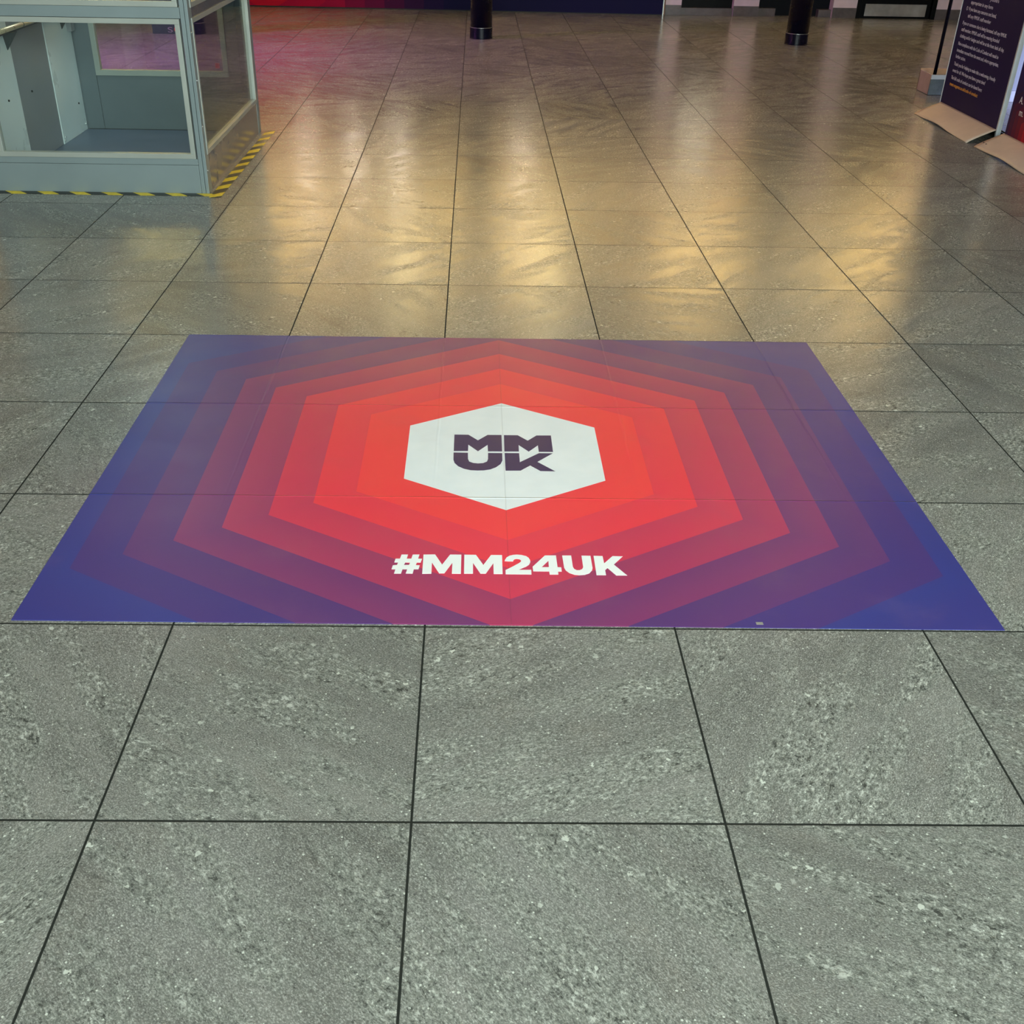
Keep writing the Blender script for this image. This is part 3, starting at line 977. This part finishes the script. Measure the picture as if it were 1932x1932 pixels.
b2 = thing('banner_stand', 'crimson and navy banner on a beige foot at the right edge of the view', 'banner', (3.680, 5.408, 0), 0, 'banner stands on beige feet')
mkbox('panel', (0.0, 0.026, -0.500, 0.500, 0.078, 2.0), m_crimson, b2, 0.001)
mkbox('frame_edge', (-0.003, 0.028, -0.518, -0.501, 0.035, 2.0), m_silver, b2, 0.001)
foot_plate(-0.045, m_card, b2, 1.0, 0.505, True)
M = Matrix(((0, 0, -1, -0.0006), (-1, 0, 0, 0.415), (0, 1, 0, 0.292), (0, 0, 0, 1)))
lettering('lettering', 'A.', 0.062, 0, m_soft_white, b2, M)
M = Matrix(((0, 0, -1, -0.0006), (-1, 0, 0, 0.375), (0, 1, 0, 0.222), (0, 0, 0, 1)))
lettering('lettering', 'm.', 0.062, 0, m_soft_white, b2, M)

# ---------------------------------------------------------------- weighted base box with pole, behind the navy banner
m_box_l = plain('pinkish_grey_board', (176, 152, 160), 0.6, vary=0.05, scale=20)
m_box_f = plain('grey_stone_board', (100, 110, 116), 0.6, vary=0.14, scale=16)
m_box_in = plain('dark_box_inside', (24, 18, 16), 0.7)
m_rim = plain('pale_timber_rim', (214, 170, 136), 0.5)
st = thing('pole_stand', 'square weighted box holding a slim black pole behind the navy banner', 'stand', (3.868, 7.79, 0))
bm = bmesh.new()
box(bm, 0.0, 0.012, 0.0, 0.25, 0.003, 0.158, 0.001)
o = link('side_board', bm, m_box_l, st)
o['label'] = 'pinkish grey side'
bm = bmesh.new()
box(bm, 0.0, 0.34, -0.012, 0.0, 0.003, 0.122, 0.001)
o = link('front_board', bm, m_box_f, st)
mkbox('front_band', (0.0, 0.34, -0.014, 0.0, 0.124, 0.158), m_silver, st, 0.001)
mkbox('side_board', (0.328, 0.34, 0.0, 0.25, 0.003, 0.158), m_box_l, st)
mkbox('back_board', (0.0, 0.34, 0.238, 0.25, 0.003, 0.170), m_rim, st, 0.001)
mkbox('filling', (0.012, 0.328, 0.0, 0.238, 0.0, 0.125), m_box_in, st)
bm = bmesh.new()
tube(bm, (0.055, 0.07, 0.125), (0.055, 0.07, 2.1), 0.014, 20)
link('pole', bm, m_black, st, True)

# ---------------------------------------------------------------- pale counter in blue light behind the banners
m_counter = plain('pale_counter_laminate', (196, 200, 214), 0.45, vary=0.05, scale=3)
m_plinth = plain('white_plinth', (236, 238, 246), 0.45, vary=0.05)
ct = thing('counter', 'pale counter in blue light showing between the two banner stands', 'counter', (4.23, 7.53, 0))
mkbox('body', (0.0, 1.3, 0.012, 0.5, 0.085, 0.46), m_counter, ct, 0.003)
mkbox('plinth', (-0.01, 1.31, 0.0, 0.49, 0.0, 0.083), m_plinth, ct, 0.003)
mkbox('worktop', (-0.02, 1.32, -0.01, 0.52, 0.462, 0.494), m_counter, ct, 0.003)
